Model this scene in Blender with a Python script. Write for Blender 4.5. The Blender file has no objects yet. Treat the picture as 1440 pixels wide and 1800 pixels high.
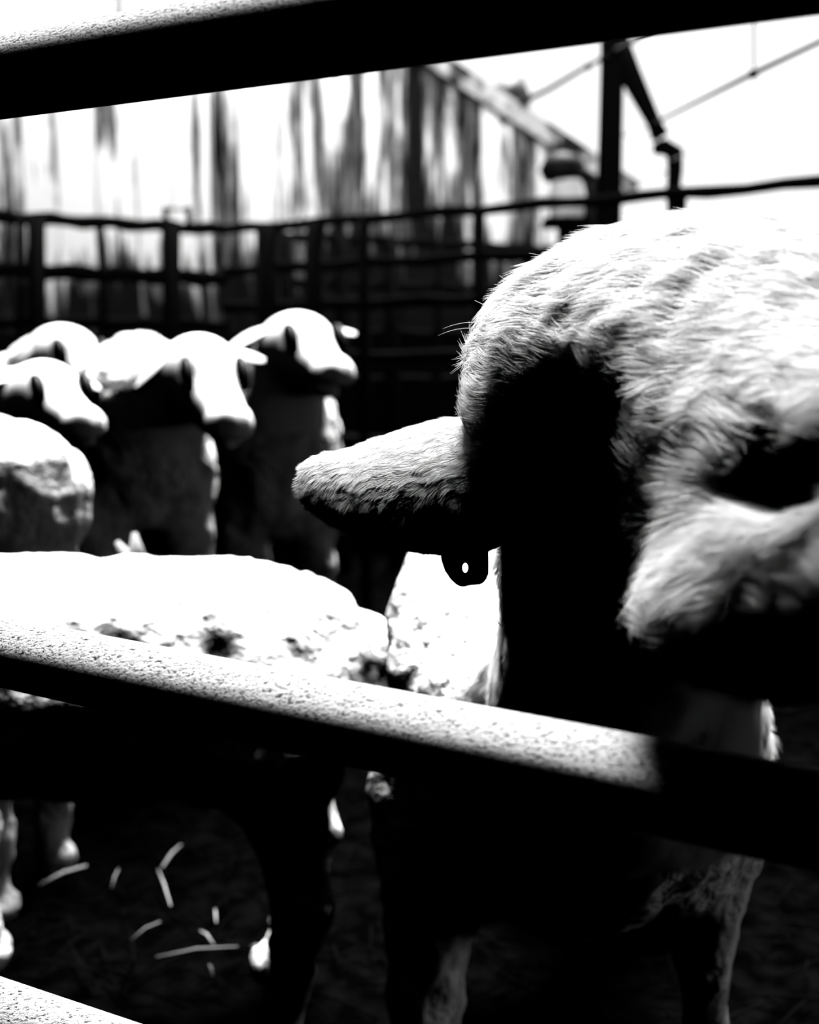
import bpy, bmesh, math, random
import numpy as np
from mathutils import Vector, Matrix

# ------------------------------------------------------------------ camera, sky, sun, exposure
SC = bpy.context.scene
COL = SC.collection
CZ = 0.75                                   # lens height above the straw
F = 1900.0                                  # focal length in pixels of the 1440x1800 frame
PITCH = math.atan(250.0 / F)
cam_d = bpy.data.cameras.new('camera')
cam_d.sensor_fit = 'VERTICAL'; cam_d.sensor_height = 36.0; cam_d.lens = 38.0
cam_d.clip_start = 0.02
cam_d.dof.use_dof = True; cam_d.dof.focus_distance = 0.665; cam_d.dof.aperture_fstop = 4.8
cam = bpy.data.objects.new('camera', cam_d); COL.objects.link(cam)
cam.location = (0, 0, CZ); cam.rotation_euler = (math.pi / 2 - PITCH, 0, 0)
SC.camera = cam

SKY = 1.25; BACK = 12.0; RIGHT = 3.5
w = bpy.data.worlds.new('overcast_sky'); SC.world = w; w.use_nodes = True
wt = w.node_tree; bg = wt.nodes['Background']; bg.inputs[1].default_value = 1.0
_tc = wt.nodes.new('ShaderNodeTexCoord'); _sp = wt.nodes.new('ShaderNodeSeparateXYZ'); wt.links.new(_tc.outputs['Generated'], _sp.inputs[0])
def wmap(sock, a, b, lo, hi):
    n = wt.nodes.new('ShaderNodeMapRange'); n.interpolation_type = 'SMOOTHSTEP'
    for k, v in (('From Min', a), ('From Max', b), ('To Min', lo), ('To Max', hi)): n.inputs[k].default_value = v
    wt.links.new(sock, n.inputs[0]); return n.outputs[0]
def wmul(a, b):
    n = wt.nodes.new('ShaderNodeMath'); n.operation = 'MULTIPLY'; wt.links.new(a, n.inputs[0]); wt.links.new(b, n.inputs[1]); return n.outputs[0]
# sky shaped as fill: boosted low behind viewer, dimmed above; nothing below the ground
_low = wmap(_sp.outputs['Z'], 0.30, 0.52, SKY, 0.01)
_side = wmap(_sp.outputs['Y'], -0.95, -0.55, BACK, 1.0)
_left = wmap(_sp.outputs['X'], -0.95, -0.45, 0.3, 1.0)
_gnd = wmap(_sp.outputs['Z'], -0.05, 0.0, 0.0, 1.0)
_right = wmap(_sp.outputs['X'], 0.78, 0.96, 1.0, RIGHT)      # bright lobe of sky added to the right
_val = wmul(wmul(wmul(_low, _side), wmul(_left, _gnd)), _right)
wt.links.new(_val, bg.inputs[0])
sd = bpy.data.lights.new('sun', 'SUN'); sd.energy = 30.0; sd.angle = math.radians(20); sd.color = (1, 1, 1)
sun = bpy.data.objects.new('sun', sd); COL.objects.link(sun)
sun.rotation_euler = Vector((0.08, 0.36, 1.0)).to_track_quat('Z', 'Y').to_euler()
vs = SC.view_settings
vs.view_transform = 'Standard'; vs.look = 'None'; vs.exposure = 0.0; vs.gamma = 1.0; vs.use_curve_mapping = False
SC.cycles.max_bounces = 3; SC.cycles.diffuse_bounces = 0; SC.cycles.glossy_bounces = 0; SC.cycles.transmission_bounces = 0
SC.cycles.use_denoising = True

CP, SP = math.cos(PITCH), math.sin(PITCH)
AX = np.array([[1, 0, 0], [0, SP, CP], [0, CP, -SP]])      # right, up, forward
def P(px, py, d):
    u = (px - 720) / F * d; v = (900 - py) / F * d
    return np.array([u, v * SP + d * CP, CZ + v * CP - d * SP])
def Pz(px, py, z):                                       # the point on that ray at world height z
    v = (900 - py) / F
    d = (z - CZ) / (v * CP - SP)
    return P(px, py, d)

# ------------------------------------------------------------------ materials
def mat(name, col=0.5, rough=0.8, spec=0.3, metal=0.0, bump=None, build=None):
    m = bpy.data.materials.new(name); m.use_nodes = True
    nt = m.node_tree; b = nt.nodes['Principled BSDF']
    b.inputs['Base Color'].default_value = (col, col, col, 1)
    b.inputs['Roughness'].default_value = rough
    b.inputs['Specular IOR Level'].default_value = spec
    b.inputs['Metallic'].default_value = metal
    if bump:
        scale, strength, dist, detail = bump
        tc = nt.nodes.new('ShaderNodeTexCoord'); n = nt.nodes.new('ShaderNodeTexNoise')
        n.inputs['Scale'].default_value = scale; n.inputs['Detail'].default_value = detail
        bp = nt.nodes.new('ShaderNodeBump'); bp.inputs['Strength'].default_value = strength; bp.inputs['Distance'].default_value = dist
        nt.links.new(tc.outputs['Object'], n.inputs['Vector']); nt.links.new(n.outputs['Fac'], bp.inputs['Height'])
        nt.links.new(bp.outputs['Normal'], b.inputs['Normal'])
    if build: build(nt, b)
    return m

def two_tone(lo, hi, scale, p0, p1, vec=(1, 1, 1), detail=4):
    def f(nt, b):
        tc = nt.nodes.new('ShaderNodeTexCoord'); mp = nt.nodes.new('ShaderNodeMapping'); mp.inputs['Scale'].default_value = vec
        n = nt.nodes.new('ShaderNodeTexNoise'); n.inputs['Scale'].default_value = scale; n.inputs['Detail'].default_value = detail
        r = nt.nodes.new('ShaderNodeValToRGB')
        r.color_ramp.elements[0].position = p0; r.color_ramp.elements[0].color = (lo, lo, lo, 1)
        r.color_ramp.elements[1].position = p1; r.color_ramp.elements[1].color = (hi, hi, hi, 1)
        nt.links.new(tc.outputs['Object'], mp.inputs[0]); nt.links.new(mp.outputs[0], n.inputs['Vector'])
        nt.links.new(n.outputs['Fac'], r.inputs[0]); nt.links.new(r.outputs[0], b.inputs['Base Color'])
    return f

def board_build(nt, b):
    N = nt.nodes.new; L = nt.links.new
    tc = N('ShaderNodeTexCoord'); geo = N('ShaderNodeNewGeometry'); sep = N('ShaderNodeSeparateXYZ'); L(tc.outputs['Object'], sep.inputs[0])
    # long stains running down the boards
    off = N('ShaderNodeMath'); off.operation = 'MULTIPLY'; off.inputs[1].default_value = 7.0; L(geo.outputs['Random Per Island'], off.inputs[0])
    cmb = N('ShaderNodeCombineXYZ'); L(sep.outputs['X'], cmb.inputs[0]); L(off.outputs[0], cmb.inputs[1]); L(sep.outputs['Z'], cmb.inputs[2])
    mp = N('ShaderNodeMapping'); mp.inputs['Scale'].default_value = (9, 1, 1.0); L(cmb.outputs[0], mp.inputs[0])
    n1 = N('ShaderNodeTexNoise'); n1.inputs['Scale'].default_value = 1.3; n1.inputs['Detail'].default_value = 5; n1.inputs['Roughness'].default_value = 0.6; L(mp.outputs[0], n1.inputs['Vector'])
    # shade at the wall's foot, painted as darker lower boards
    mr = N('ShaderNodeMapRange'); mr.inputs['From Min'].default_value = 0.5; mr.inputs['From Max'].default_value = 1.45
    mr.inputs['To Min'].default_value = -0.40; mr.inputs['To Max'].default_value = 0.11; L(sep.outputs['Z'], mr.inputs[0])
    rnd = N('ShaderNodeMath'); rnd.operation = 'MULTIPLY_ADD'; rnd.inputs[1].default_value = 0.16; rnd.inputs[2].default_value = -0.09; L(geo.outputs['Random Per Island'], rnd.inputs[0])
    # boards darker to the right
    mx = N('ShaderNodeMapRange'); mx.inputs['From Min'].default_value = -1.4; mx.inputs['From Max'].default_value = 0.3
    mx.inputs['To Min'].default_value = 0.03; mx.inputs['To Max'].default_value = -0.11; L(sep.outputs['X'], mx.inputs[0])
    a0 = N('ShaderNodeMath'); a0.operation = 'ADD'; L(mx.outputs[0], a0.inputs[0]); L(rnd.outputs[0], a0.inputs[1])
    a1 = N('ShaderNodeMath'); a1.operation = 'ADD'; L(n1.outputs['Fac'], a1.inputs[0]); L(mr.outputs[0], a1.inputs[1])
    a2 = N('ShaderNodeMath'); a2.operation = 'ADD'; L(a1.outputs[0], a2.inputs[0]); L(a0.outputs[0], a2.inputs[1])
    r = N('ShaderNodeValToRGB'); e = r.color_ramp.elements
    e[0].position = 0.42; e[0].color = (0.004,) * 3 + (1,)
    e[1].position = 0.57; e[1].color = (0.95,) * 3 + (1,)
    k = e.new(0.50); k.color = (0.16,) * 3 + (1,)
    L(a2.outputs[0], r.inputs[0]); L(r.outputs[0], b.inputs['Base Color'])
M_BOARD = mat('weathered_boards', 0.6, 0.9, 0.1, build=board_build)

def rail_build(nt, b):
    N = nt.nodes.new; L = nt.links.new
    tc = N('ShaderNodeTexCoord'); mp = N('ShaderNodeMapping'); mp.inputs['Scale'].default_value = (0.45, 1, 1); L(tc.outputs['Object'], mp.inputs[0])
    n = N('ShaderNodeTexNoise'); n.inputs['Scale'].default_value = 620; n.inputs['Detail'].default_value = 3; n.inputs['Roughness'].default_value = 0.7; L(mp.outputs[0], n.inputs['Vector'])
    n2 = N('ShaderNodeTexNoise'); n2.inputs['Scale'].default_value = 90; n2.inputs['Detail'].default_value = 3; L(mp.outputs[0], n2.inputs['Vector'])
    ad = N('ShaderNodeMath'); ad.operation = 'MULTIPLY_ADD'; ad.inputs[1].default_value = 0.9; L(n2.outputs['Fac'], ad.inputs[0]); L(n.outputs['Fac'], ad.inputs[2])
    bp = N('ShaderNodeBump'); bp.inputs['Strength'].default_value = 1.0; bp.inputs['Distance'].default_value = 0.004; L(ad.outputs[0], bp.inputs['Height']); L(bp.outputs[0], b.inputs['Normal'])
    r = N('ShaderNodeValToRGB'); e = r.color_ramp.elements
    e[0].position = 0.37; e[0].color = (0.01,) * 3 + (1,); e[1].position = 0.46; e[1].color = (0.36,) * 3 + (1,)
    L(n.outputs['Fac'], r.inputs[0]); L(r.outputs[0], b.inputs['Base Color'])
M_RAIL = mat('pitted_galvanised_steel', 0.5, 0.6, 0.05, 0.0, build=rail_build)
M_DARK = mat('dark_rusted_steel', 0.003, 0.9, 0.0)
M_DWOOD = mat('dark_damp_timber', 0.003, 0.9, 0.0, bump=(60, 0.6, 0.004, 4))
M_WIRE = mat('wire', 0.008, 0.6, 0.2)
M_PWIRE = mat('pale_wire', 0.55, 0.6, 0.2)
M_TRIM = mat('pale_fascia', 0.0, 0.9, 0.1, build=two_tone(0.01, 0.5, 9, 0.42, 0.58))
M_BLOCKER = mat('light_blocker', 0.01, 1.0, 0.0)
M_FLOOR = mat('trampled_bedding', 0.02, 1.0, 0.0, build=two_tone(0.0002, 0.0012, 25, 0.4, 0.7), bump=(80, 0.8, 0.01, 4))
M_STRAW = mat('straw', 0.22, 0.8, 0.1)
M_STRAWSHADE = mat('shaded_straw', 0.0015, 0.9, 0.0)  # shade on the bedding put into this near-black colour
M_WOOL = mat('wool', 0.8, 0.95, 0.0, build=two_tone(0.45, 0.85, 22, 0.35, 0.55), bump=(85, 1.0, 0.007, 3))
M_FACE = mat('short_face_hair', 0.8, 0.9, 0.0)
M_SKINHEAD = mat('skin_under_hair', 0.7, 0.95, 0.0, bump=(260, 1.0, 0.004, 2))
def hair_mat(name, col, tr):
    m = bpy.data.materials.new(name); m.use_nodes = True; nt = m.node_tree; nt.nodes.remove(nt.nodes['Principled BSDF'])
    a = nt.nodes.new('ShaderNodeBsdfDiffuse'); b = nt.nodes.new('ShaderNodeBsdfTranslucent'); x = nt.nodes.new('ShaderNodeMixShader'); x.inputs[0].default_value = tr
    for q in (a, b): q.inputs[0].default_value = (col, col, col, 1)
    nt.links.new(a.outputs[0], x.inputs[1]); nt.links.new(b.outputs[0], x.inputs[2]); nt.links.new(x.outputs[0], nt.nodes['Material Output'].inputs[0])
    return m
M_HAIR = hair_mat('hair', 0.97, 0.42)
M_EARH = hair_mat('ear_hair', 0.97, 0.40)
M_EARSKIN = mat('ear_skin', 0.85, 0.9, 0.05)
M_EYE = mat('eye', 0.004, 0.5, 0.1)
M_TAG = mat('black_plastic', 0.006, 0.6, 0.1)
M_PAIL = mat('pale_plastic', 0.9, 0.5, 0.2)

# ------------------------------------------------------------------ object helpers
def link(o, parent=None):
    COL.objects.link(o)
    if parent is not None: o.parent = parent
    return o
def tag(o, label=None, cat=None, group=None, kind=None):
    if label: o['label'] = label
    if cat: o['category'] = cat
    if group: o['group'] = group
    if kind: o['kind'] = kind
    return o
def empty(name, loc=(0, 0, 0)):
    o = bpy.data.objects.new(name, None); o.location = loc; o.empty_display_size = 0.05
    return link(o)
def from_np(name, verts, faces, m, parent=None, smooth=True):
    me = bpy.data.meshes.new(name)
    off = np.array(parent.location) if parent is not None else np.zeros(3)
    me.from_pydata((np.asarray(verts) - off).tolist(), [], [tuple(f) for f in faces])
    if smooth: me.polygons.foreach_set('use_smooth', [True] * len(me.polygons))
    me.materials.append(m); me.update()
    return link(bpy.data.objects.new(name, me), parent)

class MB:
    """collects boxes, tubes and blobs into one mesh"""
    def __init__(s): s.v = []; s.f = []
    def add(s, v, f):
        o = len(s.v); s.v += [tuple(map(float, q)) for q in v]; s.f += [tuple(i + o for i in q) for q in f]
    def tube(s, pts, rad, n=16, caps=True, squash=1.0):
        pts = [np.array(p, float) for p in pts]; k = len(pts)
        rad = [rad] * k if np.isscalar(rad) else rad
        V = []; prev = None
        for i, p in enumerate(pts):
            t = pts[min(i + 1, k - 1)] - pts[max(i - 1, 0)]; t /= np.linalg.norm(t) + 1e-12
            if prev is None:
                a = np.array([0, 0, 1.0]) if abs(t[2]) < 0.9 else np.array([1.0, 0, 0])
            else: a = prev
            a = a - t * a.dot(t); a /= np.linalg.norm(a); prev = a; b = np.cross(t, a)
            for j in range(n):
                q = 2 * math.pi * j / n; V.append(p + rad[i] * (math.cos(q) * a + squash * math.sin(q) * b))
        Fc = []
        for i in range(k - 1):
            for j in range(n):
                Fc.append((i * n + j, i * n + (j + 1) % n, (i + 1) * n + (j + 1) % n, (i + 1) * n + j))
        if caps: Fc.append(tuple(range(n))[::-1]); Fc.append(tuple((k - 1) * n + j for j in range(n)))
        s.add(V, Fc); return s
    def box(s, lo, hi):
        x0, y0, z0 = lo; x1, y1, z1 = hi
        V = [(x0, y0, z0), (x1, y0, z0), (x1, y1, z0), (x0, y1, z0), (x0, y0, z1), (x1, y0, z1), (x1, y1, z1), (x0, y1, z1)]
        s.add(V, [(3, 2, 1, 0), (4, 5, 6, 7), (0, 1, 5, 4), (1, 2, 6, 5), (2, 3, 7, 6), (3, 0, 4, 7)]); return s
    def prism(s, poly, y0, y1):                        # polygon in x,z
        n = len(poly); V = [(x, y0, z) for x, z in poly] + [(x, y1, z) for x, z in poly]
        s.add(V, [tuple(range(n))[::-1], tuple(range(n, 2 * n))] + [(i, (i + 1) % n, n + (i + 1) % n, n + i) for i in range(n)]); return s
    def build(s, name, m, parent=None, smooth=False):
        o = from_np(name, s.v, s.f, m, parent, smooth)
        bm = bmesh.new(); bm.from_mesh(o.data); bmesh.ops.recalc_face_normals(bm, faces=bm.faces); bm.to_mesh(o.data); bm.free()
        return o

# ------------------------------------------------------------------ value noise, soft-blended bodies
_rng = np.random.default_rng(5)
_LAT = _rng.random((32, 32, 32)).astype(np.float32)
def vnoise(p, scale):
    q = np.asarray(p, np.float32) * scale + 100.0
    i = np.floor(q).astype(int); f = q - i; f = f * f * (3 - 2 * f)
    r = 0
    for dx in (0, 1):
        for dy in (0, 1):
            for dz in (0, 1):
                wt = (f[:, 0] if dx else 1 - f[:, 0]) * (f[:, 1] if dy else 1 - f[:, 1]) * (f[:, 2] if dz else 1 - f[:, 2])
                r = r + wt * _LAT[(i[:, 0] + dx) % 32, (i[:, 1] + dy) % 32, (i[:, 2] + dz) % 32]
    return r - 0.5
def ell(c, r, R=None, k=None, neg=False): return ('e', np.array(c, float), np.array(r, float), np.eye(3) if R is None else np.array(R, float), k, neg)
def cone(a, b, ra, rb, k=None): return ('c', np.array(a, float), np.array(b, float), ra, rb, k)
def E(px, py, d, rx, ry, rz, k=None, neg=False): return ell(P(px, py, d), (rx * d / F, ry * d / F, rz), AX, k, neg)
def sdf(prims, X, k0):
    D = np.full(X.shape[0], 1e3, np.float32)
    for p in prims:
        if p[0] == 'e':
            q = (X - p[1]) @ p[3].T / p[2]; q2 = q / p[2]
            a = np.sqrt((q * q).sum(1)); b = np.sqrt((q2 * q2).sum(1)) + 1e-9
            d = a * (a - 1) / b; k = p[4] or k0; neg = p[5]
        else:
            ab = p[2] - p[1]; h = np.clip((X - p[1]) @ ab / ab.dot(ab), 0, 1)
            d = np.sqrt(((X - p[1] - h[:, None] * ab) ** 2).sum(1)) - (p[3] + (p[4] - p[3]) * h); k = p[5] or k0; neg = False
        if neg:
            h = np.clip(k - np.abs(D + d), 0, None) / k; D = np.maximum(D, -d) + h * h * k / 4
        else:
            h = np.clip(k - np.abs(D - d), 0, None) / k; D = np.minimum(D, d) - h * h * k / 4
    return D
def skin(prims, res, k0=0.04, zmin=0.0):
    lo = np.full(3, 1e9); hi = -lo
    for p in prims:
        if p[0] == 'e':
            if p[5]: continue
            m = p[2].max() * np.ones(3) if p[3] is not None else p[2]; lo = np.minimum(lo, p[1] - m); hi = np.maximum(hi, p[1] + m)
        else:
            for c, r in ((p[1], p[3]), (p[2], p[4])): lo = np.minimum(lo, c - r); hi = np.maximum(hi, c + r)
    lo -= 0.03; hi += 0.03
    n = np.ceil((hi - lo) / res).astype(int) + 1
    ax = [lo[i] + res * np.arange(n[i]) for i in range(3)]
    D = np.empty(n, np.float32)
    YZ = np.stack(np.meshgrid(ax[1], ax[2], indexing='ij'), -1).reshape(-1, 2)
    step = max(1, int(400000 // (n[1] * n[2])))
    for i in range(0, n[0], step):
        xs = ax[0][i:i + step]
        X = np.concatenate([np.repeat(xs, len(YZ))[:, None], np.tile(YZ, (len(xs), 1))], 1)
        d = sdf(prims, X, k0); d = np.maximum(d, zmin - X[:, 2])
        D[i:i + step] = d.reshape(len(xs), n[1], n[2])
    D[np.abs(D) < 1e-7] = 1e-7
    S = D < 0
    c = [S[a:n[0] - 1 + a, b:n[1] - 1 + b, e:n[2] - 1 + e] for a in (0, 1) for b in (0, 1) for e in (0, 1)]
    cnt = sum(x.astype(np.int8) for x in c)
    act = (cnt > 0) & (cnt < 8)
    idx = np.argwhere(act); ids = -np.ones(act.shape, int); ids[act] = np.arange(len(idx))
    acc = np.zeros((len(idx), 3)); num = np.zeros(len(idx))
    corners = [(a, b, e) for a in (0, 1) for b in (0, 1) for e in (0, 1)]
    for a in corners:
        for axn in range(3):
            if a[axn]: continue
            b = list(a); b[axn] = 1
            A = idx + np.array(a); B = idx + np.array(b)
            da = D[A[:, 0], A[:, 1], A[:, 2]]; db = D[B[:, 0], B[:, 1], B[:, 2]]
            m = (da < 0) != (db < 0); t = np.where(m, da / np.where(m, da - db, 1), 0)
            pos = A + (B - A) * t[:, None]
            acc[m] += pos[m]; num[m] += 1
    V = lo + res * (acc / num[:, None])
    Q = []
    for axn in range(3):
        o1, o2 = [(1, 2), (2, 0), (0, 1)][axn]
        sl0 = [slice(None)] * 3; sl1 = [slice(None)] * 3; sl0[axn] = slice(0, -1); sl1[axn] = slice(1, None)
        ch = S[tuple(sl0)] != S[tuple(sl1)]; e = np.argwhere(ch)
        e = e[(e[:, o1] > 0) & (e[:, o2] > 0) & (e[:, o1] < n[o1] - 1) & (e[:, o2] < n[o2] - 1)]
        ins = S[e[:, 0], e[:, 1], e[:, 2]]
        u1 = np.zeros(3, int); u1[o1] = 1; u2 = np.zeros(3, int); u2[o2] = 1
        g = lambda x: ids[x[:, 0], x[:, 1], x[:, 2]]
        q = np.stack([g(e - u1 - u2), g(e - u2), g(e), g(e - u1)], 1)
        q[~ins] = q[~ins][:, ::-1]; Q.append(q)
    return V, np.concatenate(Q)
def vert_normals(V, Q):
    n = np.cross(V[Q[:, 2]] - V[Q[:, 0]], V[Q[:, 3]] - V[Q[:, 1]])
    N = np.zeros_like(V)
    for j in range(4): np.add.at(N, Q[:, j], n)
    return N / (np.linalg.norm(N, axis=1, keepdims=True) + 1e-12)

def hair(name, V, Q, keep, count, length, flow, lift, m, parent, seed=1, rad=0.00011, clump=70.0, kind='stuff', wild=0.25):
    """short hairs rooted on the faces chosen by keep(centres, normals) -> weight"""
    rg = np.random.default_rng(seed)
    C = V[Q].mean(1); n = np.cross(V[Q[:, 2]] - V[Q[:, 0]], V[Q[:, 3]] - V[Q[:, 1]]); ar = np.linalg.norm(n, axis=1) / 2 + 1e-12; n = n / (2 * ar[:, None])
    wt = ar * keep(C, n); wt /= wt.sum()
    fi = rg.choice(len(Q), count, p=wt); N = n[fi]
    a, b = rg.random((2, count, 1)); q = V[Q[fi]]
    R = (q[:, 0] * (1 - a) + q[:, 1] * a) * (1 - b) + (q[:, 3] * (1 - a) + q[:, 2] * a) * b
    Fl = flow(R, N); Fl = Fl - N * (Fl * N).sum(1, keepdims=True); Fl /= np.linalg.norm(Fl, axis=1, keepdims=True) + 1e-9
    c3 = np.stack([vnoise(R, clump), vnoise(R + 3.3, clump), vnoise(R + 7.1, clump)], 1) * 1.5
    T = Fl + c3 * 0.5 + rg.normal(0, wild, (count, 3))
    T = T - N * (T * N).sum(1, keepdims=True); T /= np.linalg.norm(T, axis=1, keepdims=True) + 1e-9
    ln = length * (0.6 + 0.8 * rg.random((count, 1))) * (1 + 0.8 * vnoise(R, clump * .7)[:, None])
    K = 5; pts = np.empty((count, K, 3))
    for k in range(K):
        t = k / (K - 1)
        pts[:, k] = R + ln * (T * t + N * lift * (t - 0.55 * t * t)) + c3 * ln * 0.25 * t * t
    off = np.array(parent.location) if parent else 0
    hc = bpy.data.hair_curves.new(name); hc.add_curves([K] * count)
    hc.position_data.foreach_set('vector', (pts - off).astype(np.float32).ravel())
    at = hc.attributes.get('radius') or hc.attributes.new('radius', 'FLOAT', 'POINT')
    rr = np.tile(rad * np.array([1, 0.9, 0.75, 0.5, 0.1]), count).astype(np.float32); at.data.foreach_set('value', rr)
    hc.materials.append(m)
    o = link(bpy.data.objects.new(name, hc), parent); o['kind'] = kind
    return o

# ------------------------------------------------------------------ the setting
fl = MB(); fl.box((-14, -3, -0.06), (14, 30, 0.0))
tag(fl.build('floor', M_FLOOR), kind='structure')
# the board gable of the barn across the yard
WD = 5.2                                                # distance to its face
def wall_xz(px, py):
    q = P(px, py, WD); 
    # walk along the ray to the plane y = WD*CP
    t = (WD * CP) / q[1]; return np.array([q[0] * t, CZ + (q[2] - CZ) * t])
e0 = wall_xz(745, 100); e1 = wall_xz(1040, 292)
sl = (e1[1] - e0[1]) / (e1[0] - e0[0])
def roof_z(x): return min(e0[1] + sl * (x - e0[0]), e0[1] + sl * (-2.6 - e0[0]) - sl * (x + 2.6) * 1.0 if x < -2.6 else 1e9)
WX0, WX1, WY = -6.0, e1[0] + 0.08, WD * CP
rnd = random.Random(3)
wb = MB(); x = WX0
while x < WX1 - 0.02:
    bw = min(rnd.uniform(0.11, 0.19), WX1 - x); dy = rnd.uniform(0, 0.02)
    x1 = x + bw - 0.008
    wb.prism([(x, 0), (x1, 0), (x1, roof_z(x1)), (x, roof_z(x))], WY - dy, WY + 0.03)
    x += bw
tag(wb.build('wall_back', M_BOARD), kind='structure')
wb = MB(); wb.prism([(WX0, 0), (WX1, 0), (WX1, roof_z(WX1) - .03), (-2.6, roof_z(-2.6) - .03), (WX0, roof_z(WX0) - .03)], WY + 0.032, WY + 4.0)
tag(wb.build('wall_core', M_DWOOD), kind='structure')
# fascia strip along the roof edge and the roof behind it
tr = MB(); X1 = WX1 + 0.12
tr.prism([(X1, roof_z(X1) - 0.05), (X1, roof_z(X1) + 0.045), (-2.6, roof_z(-2.6) + 0.045), (-2.6, roof_z(-2.6) - 0.05)], WY - 0.09, WY - 0.03)
tag(tr.build('trim_1', M_TRIM), kind='structure')
rf = MB()
rf.prism([(X1, roof_z(X1) + 0.0), (X1, roof_z(X1) + 0.03), (-2.6, roof_z(-2.6) + 0.03), (WX0, roof_z(WX0) + .03), (WX0, roof_z(WX0)), (-2.6, roof_z(-2.6) + 0.0)], WY - 0.03, WY + 4.1)
tag(rf.build('roof', M_TRIM), kind='structure')
# unseen roof and walls, added to keep sky light off the pen
ce = MB(); ce.box((-4, -3, 1.95), (3.2, 0.42, 2.02)); tag(ce.build('blocker_top', M_BLOCKER), kind='structure')
ws = MB(); ws.box((-4, -3.05, 0), (3.2, -3, 2.02)); tag(ws.build('blocker_rear', M_BLOCKER), kind='structure')
ws = MB(); ws.box((-2.17, -3, 0), (-2.10, 5.05, 2.6)); tag(ws.build('blocker_left', M_BLOCKER), kind='structure')
ws = MB(); ws.box((2.0, -3, 0), (2.07, 0.85, 2.6)); ws.box((2.0, 0.85, 0.85), (2.07, 1.2, 2.6)); ws.box((2.0, 1.2, 0), (2.07, 3.7, 2.6)); tag(ws.build('blocker_right', M_BLOCKER), kind='structure')  # low gap added so sky light reaches the near leg

# ------------------------------------------------------------------ the near gate
def gate_pt(px, py):
    """a point of the gate's plane seen at that pixel"""
    d = 0.665 * 3060.0 / (px + 3060.0); return P(px, py, d)
def gate_rail(y0, s, rad, bow=0.0):
    a = gate_pt(-700, y0 - 700 * s); b = gate_pt(1440, y0 + 1440 * s); dr = (b - a) / np.linalg.norm(b - a)
    A = a - dr * 0.5; B = b + dr * 0.35
    L = np.linalg.norm(B - A)
    return A, B, dr
gate = empty('gate', (-0.4, 0.9, 0.0))
rails = [(136, -0.152, 0.0240), (1145, 0.206, 0.0212), (1788, 0.36, 0.0212)]
ends = []
for y0, s, rad in rails:
    A, B, dr = gate_rail(y0, s, rad); ends.append((A, B, rad))
    me = MB(); n = 60
    me.tube([A + (B - A) * i / n for i in range(n + 1)], rad, 40)
    o = me.build('rail', M_RAIL, gate, True)
tag(gate, 'galvanised tube gate in the foreground with pitted wet bars, nearest the viewer', 'gate')
# stiles that close the gate outside the picture
for k in (0, 1):
    p = ends[0][k]; me = MB(); q = p.copy(); me.tube([(p[0], p[1], 0.06), (p[0], p[1], p[2] + 0.02)], 0.024, 24); me.build('stile', M_RAIL, gate, True)
p, q = ends[0][0].copy(), ends[0][1].copy(); p[2] = q[2] = 0.10
me = MB(); me.tube([p, q], 0.021, 24); me.build('rail', M_RAIL, gate, True)

# ------------------------------------------------------------------ hurdles round the pen
def hurdle(label, A, B, top, drops, rr, ups, loops=()):
    A = np.array([A[0], A[1], 0.]); B = np.array([B[0], B[1], 0.]); d = B - A; L = np.linalg.norm(d); d /= L
    r = empty('hurdle', (A[0], A[1], 0.0))
    for dz, rad in zip(drops, rr):
        me = MB(); n = 24; z = top - dz
        pts = [A + d * L * i / n + np.array([0, 0, z + 0.004 * math.sin(i * 1.7 + dz * 30)]) for i in range(n + 1)]
        me.tube(pts, [1.2 * rad * (1 + 0.12 * math.sin(i * 2.3 + dz * 11)) for i in range(n + 1)], 12); me.build('rail', M_DARK, r, True)
    for t, wd, lean, zt in ups:
        b = A + d * L * t; me = MB()
        wd *= 1.2; me.tube([b + np.array([lean * .5, 0, 0.0]), b + np.array([0, 0, (top + zt) * .5]), b + np.array([-lean * .5, 0, top + zt])], [wd * .55, wd * .48, wd * .5], 10); me.build('upright', M_DARK, r, True)
    for t, w_, h_ in loops:
        b = A + d * L * t + np.array([0, 0, top]); me = MB()
        pts = [b + np.array(q) for q in ((-w_, 0, -.02), (-w_, 0, h_), (w_, 0, h_), (w_, 0, -.02))]
        me.tube(pts, 0.012, 10); me.build('loop', M_DARK, r, True)
    tag(r, label, 'hurdle', 'hurdles round the far side of the pen')
    return r
ZT = 1.19
cL = Pz(-260, 366, ZT); cC = Pz(395, 404, ZT); cR = Pz(1750, 296, ZT)
def tpos(px, A, B):
    ts = np.linspace(0, 1, 2001); pts = A + (B - A) * ts[:, None]
    dep = (pts[:, 1]) * CP + (CZ - pts[:, 2]) * SP; xs = 720 + F * pts[:, 0] / dep
    return float(ts[np.argmin(abs(xs - px))])
cA = cL + np.array([0, 0, 0.]);
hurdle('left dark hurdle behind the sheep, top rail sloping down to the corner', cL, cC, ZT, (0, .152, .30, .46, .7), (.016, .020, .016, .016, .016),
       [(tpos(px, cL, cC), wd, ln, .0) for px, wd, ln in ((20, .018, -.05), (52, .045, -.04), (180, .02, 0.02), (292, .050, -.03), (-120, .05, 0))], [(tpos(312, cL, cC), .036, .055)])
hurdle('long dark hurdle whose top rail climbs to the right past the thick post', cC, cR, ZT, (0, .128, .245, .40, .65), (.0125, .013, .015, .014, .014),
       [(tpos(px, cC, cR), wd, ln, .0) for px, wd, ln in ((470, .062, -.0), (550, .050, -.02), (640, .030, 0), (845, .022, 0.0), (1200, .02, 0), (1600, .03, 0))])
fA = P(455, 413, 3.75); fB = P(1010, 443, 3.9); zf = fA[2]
fB = Pz(1010, 440, zf) 
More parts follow.
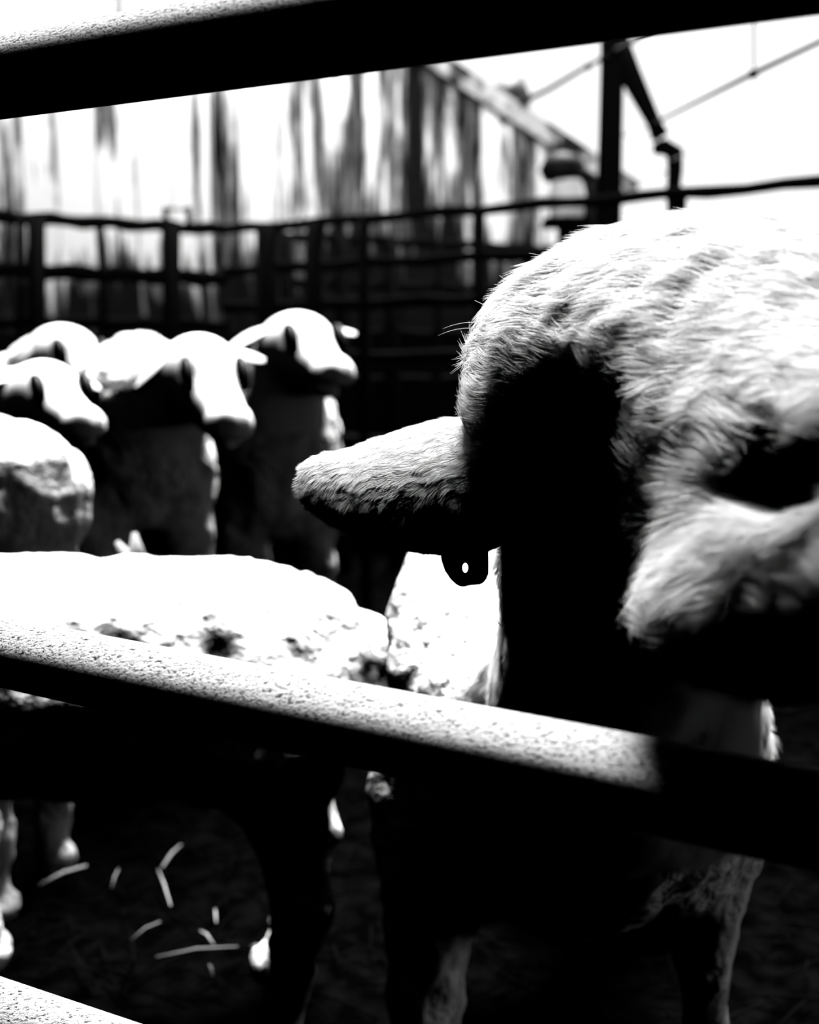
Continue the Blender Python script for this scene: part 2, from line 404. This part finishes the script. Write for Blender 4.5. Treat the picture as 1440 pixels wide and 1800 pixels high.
hurdle('farther dark hurdle with close uprights seen behind the long hurdle', fA, fB, zf, (0, .16, .33, .5), (.014, .014, .013, .013),
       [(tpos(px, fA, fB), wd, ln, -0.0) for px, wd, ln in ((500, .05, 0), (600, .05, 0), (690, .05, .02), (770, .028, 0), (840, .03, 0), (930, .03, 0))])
# trough box added as the wall foot's shade, in front of the barn wall
bb = MB(); pa = P(-200, 600, 4.2); pb = P(1050, 600, 4.2)
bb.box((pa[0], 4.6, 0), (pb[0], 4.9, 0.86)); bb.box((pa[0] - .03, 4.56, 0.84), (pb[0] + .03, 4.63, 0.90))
tag(bb.build('shade_filler', M_DWOOD), 'long dark shade trough at the foot of the board wall', 'filler')

# braced post
PD = 3.05
bp = empty('braced_post', tuple(P(1072, 650, PD) * np.array([1, 1, 0])))
def poly(name, pts, rad, m, parent, n=12):
    me = MB(); me.tube(pts, rad, n); return me.build(name, m, parent, True)
g0 = P(1072, 650, PD)
top = P(1078, 40, PD)
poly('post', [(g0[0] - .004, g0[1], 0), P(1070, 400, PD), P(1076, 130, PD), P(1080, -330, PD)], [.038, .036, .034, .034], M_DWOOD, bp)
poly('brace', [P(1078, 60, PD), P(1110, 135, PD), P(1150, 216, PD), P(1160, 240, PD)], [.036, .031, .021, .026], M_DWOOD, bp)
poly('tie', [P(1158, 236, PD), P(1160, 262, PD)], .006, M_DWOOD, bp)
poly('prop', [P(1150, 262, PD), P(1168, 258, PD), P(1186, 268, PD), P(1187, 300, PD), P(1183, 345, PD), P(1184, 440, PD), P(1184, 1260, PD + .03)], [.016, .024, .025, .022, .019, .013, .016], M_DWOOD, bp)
poly('tie', [P(1076, 245, PD), P(1145, 222, PD)], .0018, M_WIRE, bp)
poly('tie', [P(1060, 352, PD), P(1185, 296, PD)], .0022, M_WIRE, bp)
tag(bp, 'thick dark timber post with slanting brace and thin prop against the sky', 'post')

# wires
def wire(label, pts, rad, m, knots=()):
    r = empty('wire', tuple(pts[0])); poly('strand', pts, rad, m, r, 8)
    for p, s in knots:
        me = MB(); me.tube([p + np.array([0, 0, -s]), p + np.array([0, 0, -s * .4]), p + np.array([0, 0, s * .4]), p + np.array([0, 0, s])], [s * .3, s, s, s * .3], 10); me.build('clamp', M_WIRE, r, True)
    return tag(r, label, 'wire')
wire('dark wire running from the gable edge up to the thick post', [P(905, 186, 5.0), P(965, 157, 4.3), P(1030, 118, 3.2), P(1066, 98, 3.0)], [.014, .011, .007, .005], M_WIRE, [(P(1035, 116, 3.1), .012)])
wire('dark wire rising right from the end of the brace, with a knot halfway', [P(1152, 216, 3.04), P(1325, 129, 2.1), P(1700, -50, 1.9)], [.0045, .0055, .005], M_WIRE, [(P(1325, 129, 2.09), .010)])
wire('thin wire hanging straight down to the knot, at upper right', [P(1326, 129, 2.12), P(1325, 20, 2.12), P(1325, -120, 2.12)], .0022, M_WIRE, [(P(1325, 12, 2.12), .009)])
wire('faint pale wire lowest of those at upper right', [P(1180, 282, 2.6), P(1335, 212, 2.45), P(1700, 40, 2.2)], .0013, M_PWIRE)
wire('short dark wire leaving the post just under the top gate bar', [P(1082, 90, 3.04), P(1140, 56, 2.1), P(1230, 10, 2.0)], [.008, .005, .004], M_WIRE)
# bracket at the roof edge
br = MB(); br.tube([P(862, 168, 5.02), P(900, 186, 5.0), P(930, 192, 5.0)], [.05, .14, .05], 14); br.tube([P(903, 180, 5.0), P(903, 205, 5.12)], [.05, .045], 12)
tag(br.build('bracket', M_WIRE, None, True), 'dark bracket where the wire meets the sloping roof edge', 'bracket')

# pale pail on a stand
pl = P(996, 392, 3.6); st = MB()
st.tube([(pl[0], pl[1], 0), (pl[0], pl[1], pl[2] - .01)], .03, 12)
stand = empty('stand', (pl[0], pl[1], 0)); st.build('pole', M_DWOOD, stand, True)
st = MB(); st.box((pl[0] - .075, pl[1] - .07, pl[2] - .012), (pl[0] + .075, pl[1] + .07, pl[2] + .012)); st.build('shelf', M_DWOOD, stand)
tag(stand, 'dark pole with a small square shelf, left of the thick post', 'stand')
pail = empty('pail', (pl[0], pl[1], pl[2] + .012)); z0 = pl[2] + .0125
me = MB(); me.tube([(pl[0], pl[1], z0 + h) for h in (0, .01, .07, .12, .135)], [.045, .055, .062, .05, .03], 24); me.build('body', M_PAIL, pail, True)
me = MB(); me.tube([(pl[0] - .02 + dx, pl[1], z0 + h) for dx, h in ((.01, .12), (.01, .14), (.0, .17), (.0, .20), (.0, .215))], [.045, .07, .075, .055, .02], 24); me.build('lid', M_TAG, pail, True)
tag(pail, 'pale round pail with a dark domed lid on the shelf beside the post', 'pail')

# ------------------------------------------------------------------ the near sheep
ns_base = P(1000, 1900, 1.2) * np.array([1, 1, 0])
def tilt(px, py, d, rx, ru, rf, deg):
    c_, s_ = math.cos(math.radians(deg)), math.sin(math.radians(deg))
    return ell(P(px, py, d), (rx, ru, rf), np.array([AX[0], AX[1] * c_ + AX[2] * s_, AX[2] * c_ - AX[1] * s_]), .06)
near = empty('sheep', tuple(ns_base))
head = [
    E(1112, 700, .665, 288, 286, .092), E(1330, 655, .60, 250, 238, .065, .06), tilt(1430, 690, .555, .085, .078, .050, 48), E(1560, 780, .545, 215, 310, .055, .07),
    cone(P(1480, 850, .50), P(1900, 1120, .34), .066, .045), E(1370, 1060, .475, 225, 155, .052, .035),
    E(1095, 990, .70, 205, 320, .08, .03), cone(P(1110, 1030, .76), P(1090, 1330, 1.0), .082, .13),
    E(1225, 890, .605, 235, 190, .065, .08), E(1415, 845, .448, 85, 55, .035, .03, True),
    E(960, 850, .575, 110, 150, .035, .05, True),
]
body = [
    E(985, 1270, 1.18, 300, 350, .22, .08), ell(P(1040, 1180, 1.75), (.20, .36, .20), None, .1),
    tilt(832, 1120, 1.11, .086, .17, .07, 52),
    cone(P(755, 1400, 1.12), P(742, 1900, 1.13) , .060, .032, .05), cone(P(742, 1880, 1.13), P(742, 2080, 1.13), .034, .026, .02),
    cone(P(1240, 1400, 1.03), P(1238, 1720, 1.04), .052, .022, .05), cone(P(1238, 1720, 1.04), P(1240, 2250, 1.04), .022, .022, .02),
    cone((P(900, 1300, 1.9)), P(890, 1450, 1.9) * np.array([1, 1, 0]), .07, .028, .05), cone(P(1180, 1300, 1.9), P(1180, 1450, 1.9) * np.array([1, 1, 0]), .07, .028, .05),
]
V, Q = skin(head + body, 0.006, 0.04)
N = vert_normals(V, Q)
DV = V[:, 1] * CP - (V[:, 2] - CZ) * SP                # distance from the lens plane
wl = np.clip((DV - .8) / .15, 0, 1)
V = V + N * ((0.003 * vnoise(V, 50) + 0.0015 * vnoise(V, 120)) * (1 - wl) + wl * (0.011 * vnoise(V, 30) + .006 * vnoise(V, 70)))[:, None]
from_np('body', V, Q, M_SKINHEAD, near)
bo = near.children[0]; bo.data.materials.append(M_WOOL)
fm = (V[Q].mean(1)[:, 1] > 0.84).astype(int); bo.data.polygons.foreach_set('material_index', fm.tolist())
tag(near, 'large sheep in close-up at right, head over the middle bar, ear stretched left', 'sheep')
def keep_head(C, n):
    d = C[:, 1] * CP - (C[:, 2] - CZ) * SP
    px = 720 + F * C[:, 0] / d
    return ((d < 0.95) & (d > .3) & (C[:, 2] > .35)).astype(float) * np.clip(1.2 - n @ np.array([0, 1, 0]), 0.15, 1) * np.clip(1.3 - (px - 1440) / 300, .1, 1)
def flow_head(R, N):
    f = np.tile(np.array([-0.9, 0.25, 0.28]), (len(R), 1)); low = np.clip((0.72 - R[:, 2]) / .15, 0, 1)
    f[:, 2] -= low * 0.9; f[:, 0] += low * 0.3
    return f
hair('coat', V, Q, keep_head, 230000, 0.014, flow_head, 0.50, M_HAIR, near, 2, rad=.00010, clump=90., wild=.16)
# eye
me = MB(); c = P(1430, 852, .482)
vv = [];
me.tube([c + AX[2] * .016, c + AX[2] * .010, c, c - AX[2] * .010, c - AX[2] * .016], [.004, .013, .017, .013, .003], 20); me.build('eye', M_EYE, near, True)

# the ear stretched to the left
def ear_mesh(secs, n=36):
    """secs: centre, half height vector, half thickness vector, cup"""
    Vv = []; 
    for c, h, t, cup in secs:
        for j in range(n):
            q = 2 * math.pi * j / n; s_ = math.sin(q); co = math.cos(q)
            Vv.append(c + h * s_ + t * (co * (1 - .15 * s_ * s_)) + t * cup * s_ * s_)
    Fc = [(i * n + j, i * n + (j + 1) % n, (i + 1) * n + (j + 1) % n, (i + 1) * n + j) for i in range(len(secs) - 1) for j in range(n)]
    return np.array(Vv), np.array(Fc)
eo = [(529, 850, 845), (531, 825, 868), (538, 808, 888), (552, 797, 902), (575, 790, 918), (620, 777, 945), (670, 757, 966), (720, 741, 975), (770, 728, 980), (810, 722, 982), (850, 724, 975), (890, 740, 955), (930, 770, 930)]
secs = []
fine = []
for i in range(len(eo) - 1):
    p0, p1, p2, p3 = [np.array(eo[min(max(i + q, 0), len(eo) - 1)], float) for q in (-1, 0, 1, 2)]
    for k in range(6):
        t = k / 6; fine.append(list(.5 * (2 * p1 + (p2 - p0) * t + (2 * p0 - 5 * p1 + 4 * p2 - p3) * t * t + (3 * p1 - p0 - 3 * p2 + p3) * t ** 3)))
fine.append(list(eo[-1]))
for i, (x, a, b) in enumerate(fine):
    s = (x - 529) / 330; d = .71 - .022 * max(0, s) + .015 * max(0, s - 1)
    c = P(x, (a + b) / 2, d); hh = abs(b - a) / 2 * d / F
    th = 0.005 + .024 * min(1, max(0, s) * 1.3) ** .8
    up = AX[1] * 1.0 ; h = (AX[1] * .90 + AX[2] * .45) * hh
    tv = (-AX[2] * .9 + AX[1] * .45) * min(th, hh if hh > .002 else th)
    secs.append((c, h, tv, 0.0))
EV, EQ = ear_mesh(secs)
# end caps
EVl = list(EV); n0 = 36; c0 = EV[:n0].mean(0); c1 = EV[-n0:].mean(0)
EV = np.vstack([EV, c0, c1]); i0 = len(EV) - 2; i1 = len(EV) - 1; m0 = len(EV) - 2 - n0
caps = [(i0, (j + 1) % n0, j, i0) for j in range(n0)]
capf = [(i0, (j + 1) % n0, j) for j in range(n0)] + [(i1, m0 + j, m0 + (j + 1) % n0) for j in range(n0)]
me = MB(); me.add(EV, [tuple(q) for q in EQ] + capf)
ear = me.build('ear', M_EARSKIN, near, True)
EQ2 = EQ[:, ::-1].copy()
cc = EV[EQ2].mean(1); nn = np.cross(EV[EQ2[:, 2]] - EV[EQ2[:, 0]], EV[EQ2[:, 3]] - EV[EQ2[:, 1]])
axisc = np.repeat(np.array([s[0] for s in secs[:-1]]), 36, 0)
if ((cc - axisc) * nn).sum() < 0: EQ2 = EQ
def keep_ear(C, n): return np.clip(1.0 - n @ np.array([0, .7, 0]), .2, 1)
def flow_ear(R, N): 
    f = np.tile(np.array([-1.0, -.1, -0.10]), (len(R), 1)); f[:, 2] -= .9 * np.clip((CZ - .055 - R[:, 2]) / .03, 0, 1.2); return f
hr = hair('ear_hair', EV, EQ2, keep_ear, 90000, 0.006, flow_ear, 0.16, M_EARH, None, 4, rad=.00009, clump=160, wild=.10)
hr.parent = ear; hr.matrix_parent_inverse = ear.matrix_basis.inverted(); hr.location = tuple(-np.array(ns_base))
hr.matrix_parent_inverse = Matrix.Identity(4)
# inside fold of the far side of the ear: a tuft
# whiskers standing out from the head outline
me = MB(); rw = random.Random(8)
for (x0, y0, x1, y1, x2, y2) in ((866, 568, 825, 558, 778, 578), (862, 580, 820, 566, 770, 590), (868, 545, 840, 530, 834, 528), (852, 612, 838, 606, 822, 604), (838, 650, 822, 646, 815, 650),
                                 (900, 500, 885, 490, 878, 484), (960, 455, 948, 447, 930, 445), (1060, 415, 1045, 408, 1038, 410), (1086, 412, 1075, 404, 1066, 405), (1180, 404, 1173, 396, 1170, 390), (1186, 404, 1180, 398, 1176, 398), (870, 1092, 878, 1088, 866, 1086)):
    d = .665
    ctl = [np.array(q, float) for q in ((x0 + 14, y0 + 10), (x0, y0), (x1, y1), (x2, y2))]
    bz = [ctl[0] * (1 - t) ** 3 + 3 * ctl[1] * t * (1 - t) ** 2 + 3 * ctl[2] * t * t * (1 - t) + ctl[3] * t ** 3 for t in np.linspace(0, 1, 10)]
    me.tube([P(q[0], q[1], d) for q in bz], list(np.linspace(.0003, .0001, 10)), 6)
o = me.build('whiskers', M_HAIR, near, True); o['kind'] = 'stuff'
# ear tag: a black rounded flap with a hole
TD = .668
out = [(772, 940), (776, 985), (782, 1003), (792, 1018), (804, 1029), (814, 1032), (824, 1029), (846, 1027), (854, 1020), (859, 1008), (859, 985), (858, 940)]
tg = empty('dummy', (0, 0, 0)); bpy.data.objects.remove(tg)
def resample(pts, n):
    pts = [np.array(p, float) for p in pts] + [np.array(pts[0], float)]
    seg = [np.linalg.norm(pts[i + 1] - pts[i]) for i in range(len(pts) - 1)]; T = sum(seg); res = []
    for k in range(n):
        s = T * k / n; i = 0
        while s > seg[i]: s -= seg[i]; i += 1
        res.append(pts[i] + (pts[i + 1] - pts[i]) * s / seg[i])
    return res
hc_ = np.array([818.0, 998.0]); OO = resample(out, 60); II = []
for p in OO:
    a = math.atan2(p[1] - hc_[1], p[0] - hc_[0]); II.append(hc_ + np.array([5.0 * math.cos(a), 8.5 * math.sin(a)]))
Vt = []
for dd in (TD - .0012, TD + .0012):
    for ring in (OO, II):
        for p in ring: Vt.append(P(p[0], p[1], dd + .002 * math.sin((p[0] - 780) / 25)))
n = 60; Ft = []
for j in range(n):
    k = (j + 1) % n
    Ft += [(j, k, n + k, n + j), (2 * n + k, 2 * n + j, 3 * n + j, 3 * n + k), (k, j, 2 * n + j, 2 * n + k), (n + j, n + k, 3 * n + k, 3 * n + j)]
me = MB(); me.add(Vt, Ft); etg = me.build('ear_tag', M_TAG, near)

# ------------------------------------------------------------------ the other sheep
def frame(dirv, up=(0, 0, 1)):
    f = np.array(dirv, float); f /= np.linalg.norm(f); u = np.array(up, float); l = np.cross(u, f); l /= np.linalg.norm(l); u = np.cross(f, l)
    return f, l, u
def flock_sheep(label, shoulder, rump, poll, nose, hr=0.066, bw=.17, bh=.20, wool=.8, seed=0, res=.009, ears=((1, -.2), (1, -.2)), open_mouth=False, el=.085, nk=None):
    """shoulder, rump: centres of the body's two ends; poll, nose: the head's two ends"""
    rg = random.Random(seed)
    sh, ru, po, no = map(lambda q: np.array(q, float), (shoulder, rump, poll, nose))
    base = ((sh + ru) / 2) * np.array([1, 1, 0]); root = empty('sheep', tuple(base))
    f, l, u = frame((sh - ru) * np.array([1, 1, 0.0]))
    Rb = np.array([f, l, u]); L = np.linalg.norm(sh - ru)
    pr = [ell((sh + ru) / 2, (L / 2 + bw * .75, bw, bh), Rb), ell(sh, (bw * .95, bw * .82, bh * .95), Rb), ell(ru, (bw * .95, bw * .92, bh * .95), Rb)]
    hf, hl, hu = frame(no - po); Rh = np.array([hf, hl, hu]); HL = np.linalg.norm(no - po)
    pr += [cone(sh + u * bh * .25 + f * bw * .4, po - hf * hr * .3 - hu * hr * .3, bw * .62, hr * 1.05, .06)]
    pr += [ell(po + hf * hr * .45, (hr * 1.25, hr * .95, hr * 1.0), Rh, .025), cone(po + hf * hr * .6 - hu * hr * .15, no - hf * hr * .5 - hu * hr * .1, hr * .82, hr * .50, .03),
           ell(no - hf * hr * .35 - hu * hr * .12, (hr * .5, hr * .52, hr * .48), Rh, .02), cone(po + hf * hr * .5 - hu * hr * .75, no - hf * hr * .8 - hu * hr * .55, hr * .5, hr * .28, .02)]
    # eye hollows, nostrils and mouth line
    e0 = po + hf * HL * .42 + hu * hr * .50
    for s in (-1, 1):
        pr.append(ell(e0 + hl * s * hr * .86, (hr * .34, hr * .30, hr * .22), Rh, .012, True))
        pr.append(ell(no + hl * s * hr * .26 + hu * hr * .05 + hf * hr * .1, (hr * .14, hr * .12, hr * .09), Rh, .006, True))
    pr.append(ell(no - hu * hr * .42 - hf * hr * .2, (hr * (.9 if open_mouth else .6), hr * .75, hr * (.16 if open_mouth else .05)), Rh, .008, True))
    # legs
    for c, ff in ((sh, .15), (ru, -.12)):
        for s in (-1, 1):
            h0 = c + l * s * bw * .55 - u * bh * .35 + f * ff * bw; g = h0 * np.array([1, 1, 0]) + l * s * .005
            kn = (h0 + g) / 2 + f * (.02 if ff > 0 else -.035)
            pr += [cone(h0, kn, bw * .42, .032, .04), cone(kn, g + np.array([0, 0, .03]), .030, .022, .02), cone(g + np.array([0, 0, .035]), g + np.array([0, 0, .015]) + f * .015, .024, .028, .01)]
    pr.append(cone(ru - f * bw * .9 + u * bh * .25, ru - f * (bw * 1.05) - u * bh * .6, .03, .022, .03))
    V, Q = skin(pr, res, 0.05); N = vert_normals(V, Q)
    hd = np.linalg.norm(V - (po + hf * HL * .5), axis=1); wl = np.clip((hd - HL * .75) / .06, 0.04, 1)
    V = V + N * (wl * (.016 * vnoise(V + seed, 26) + .009 * vnoise(V, 60)))[:, None]
    b = from_np('body', V, Q, M_WOOL, root); b.data.materials.append(M_FACE)
    hdc = np.linalg.norm(V[Q].mean(1) - (po + hf * HL * .5), axis=1); b.data.polygons.foreach_set('material_index', (hdc < HL * .72).astype(int).tolist())
    for s in (-1, 1):
        me = MB(); c = e0 + hl * s * hr * .70; ea = hf * .9 + hu * -.45; eb = np.cross(ea, hl); evv, eqq = ear_mesh([(c + hl * s * o_, ea * hr * w_ * .52, eb * hr * w_ * .32, 0) for o_, w_ in ((-.006, 1), (.003, 1), (hr * .10, .8), (hr * .16, .3))], 16); me.add(evv, [tuple(q) for q in eqq] + [tuple(range(16)), tuple(range(len(evv) - 16, len(evv)))]); me.build('eye', M_EYE, root, True)
        out_, drop = ears[0 if s < 0 else 1]
        a = po - hf * hr * .25 + hl * s * hr * .75 + hu * hr * .35
        dirv = hl * s * out_ - hf * .35 + np.array([0, 0, drop]); dirv /= np.linalg.norm(dirv)
        fw = hf - dirv * hf.dot(dirv); fw /= np.linalg.norm(fw); th = np.cross(dirv, fw)
        ss = []
        for t, wv in ((0, .5), (.12, .75), (.3, 1.0), (.5, 1.0), (.7, .82), (.85, .55), (.95, .3), (1, .06)):
            ss.append((a + dirv * el * t + np.array([0, 0, -.012 * t * t]), fw * .027 * wv, th * .0065 * (wv * .6 + .4), 0.6))
        ev, eq = ear_mesh(ss, 16); me = MB(); me.add(ev, [tuple(q) for q in eq] + [tuple(range(16)), tuple(range(len(ev) - 16, len(ev)))]); me.build('ear', M_FACE, root, True)
    tag(root, label, 'sheep', 'sheep standing in the pen')
    return root

# white back in front of the middle bar
flock_sheep('sheep with a broad white back, right behind the middle gate bar at left', P(-60, 1180, 1.2), P(455, 1195, 1.22), P(-400, 1290, 1.15), P(-540, 1420, 1.1), seed=1, bw=.150, bh=.132)
flock_sheep('sheep in the middle of the group, white face turned right, dark eye, hanging ear', P(245, 765, 1.95), P(235, 752, 2.55), P(352, 650, 1.80), P(412, 752, 1.615), hr=.064, seed=2, bw=.14, bh=.19, ears=((.9, -.9), (1, -.1)), el=.075)
flock_sheep('farthest sheep, standing behind the others with raised head and dark mouth', P(485, 800, 2.25), P(500, 760, 2.85), P(520, 606, 2.12), P(598, 660, 1.93), hr=.070, seed=3, bw=.14, bh=.19, ears=((1.0, -.55), (1, 0)), open_mouth=True, el=.10)
flock_sheep('sheep at left whose face points right, between two other backs', P(-110, 790, 1.8), P(-380, 780, 2.1), P(75, 690, 1.74), P(158, 748, 1.58), hr=.055, seed=4, bw=.135, bh=.16)
flock_sheep('sheep at the left edge of the picture, nearest of the group after the white back', P(-10, 895, 1.5), P(-340, 895, 1.58), P(-160, 800, 1.45), P(-270, 800, 1.38), hr=.055, seed=5, bw=.12, bh=.13)
flock_sheep('sheep at the back left, white crown rising just below the fence rails', P(-30, 740, 2.65), P(-330, 745, 2.8), P(110, 622, 2.45), P(185, 682, 2.3), hr=.072, seed=6, bw=.14, bh=.17, ears=((.6, -.9), (.6, -.9)), el=.06)

# ------------------------------------------------------------------ straw
rs = random.Random(11); sm = MB()
for i in range(2600):
    x = rs.uniform(-1.3, 1.2); y = rs.uniform(.6, 3.0); a = rs.uniform(0, math.pi); L = rs.uniform(.03, .12); z = rs.uniform(.003, .02)
    d = np.array([math.cos(a), math.sin(a), rs.uniform(-.1, .12)]) * L / 2; c = np.array([x, y, z + abs(d[2])])
    sm.tube([c - d, c + d * .1 + np.array([0, 0, .003]), c + d], .0016, 5)
tag(sm.build('straw_bedding', M_STRAWSHADE, None, True), 'thick dark layer of trampled straw on the pen floor', 'straw', kind='stuff')
stems = [(70, 1556, 152, 1522, .006, 'thick pale straw stalk lying left of all the others'), (196, 1562, 208, 1528, .002, 'short thin straw standing right of the thick pale stalk'),
         (318, 1485, 285, 1525, .0045, 'upper straw piece in the middle, pale end up'), (278, 1528, 300, 1592, .003, 'straw piece slanting down below the pale-ended one'),
         (230, 1652, 282, 1620, .0015, 'very thin faint straw slanting up to the right'), (275, 1682, 418, 1664, .003, 'long straw lying nearly level, longest of the pieces'),
         (352, 1636, 376, 1660, .003, 'short straw touching the long level straw from above'), (378, 1598, 380, 1622, .003, 'small bright straw end above the long level straw'),
         (200, 1776, 244, 1680, .0035, 'bent straw leaning upright beside the lowest gate bar'), (368, 1696, 374, 1716, .0035, 'small bright straw end below the long level straw'),
         (440, 1664, 460, 1668, .003, 'tiny faint straw end right of the long level straw')]
for x0, y0, x1, y1, r, lb in stems:
    a = Pz(x0, y0, .045); b = Pz(x1, y1, .055)
    if abs(y1 - y0) > 60: b = Pz(x1, y1, .09)
    m_ = (a + b) / 2 + np.array([0, 0, .004]); me = MB(); me.tube([a, m_, b], [r * .22, r * .42, r * .30], 8)
    tag(me.build('straw_stalk', M_STRAW, None, True), lb, 'straw', 'pale straws on the floor')
# wisp of hay lying on the white back
me = MB(); c = P(232, 992, 1.33)
for (a, b, q, r) in ((205, 952, 0, .0055), (236, 936, .0, .0045)):
    me.tube([c, (c + P(a + 6, b + 14, 1.33)) / 2 + np.array([.003, 0, -.004]), P(a, b, 1.33)], [.012, .011, .003], 10)
tag(me.build('hay_wisp', M_STRAW, None, True), 'forked pale wisp of hay lying on the broad white back', 'hay')
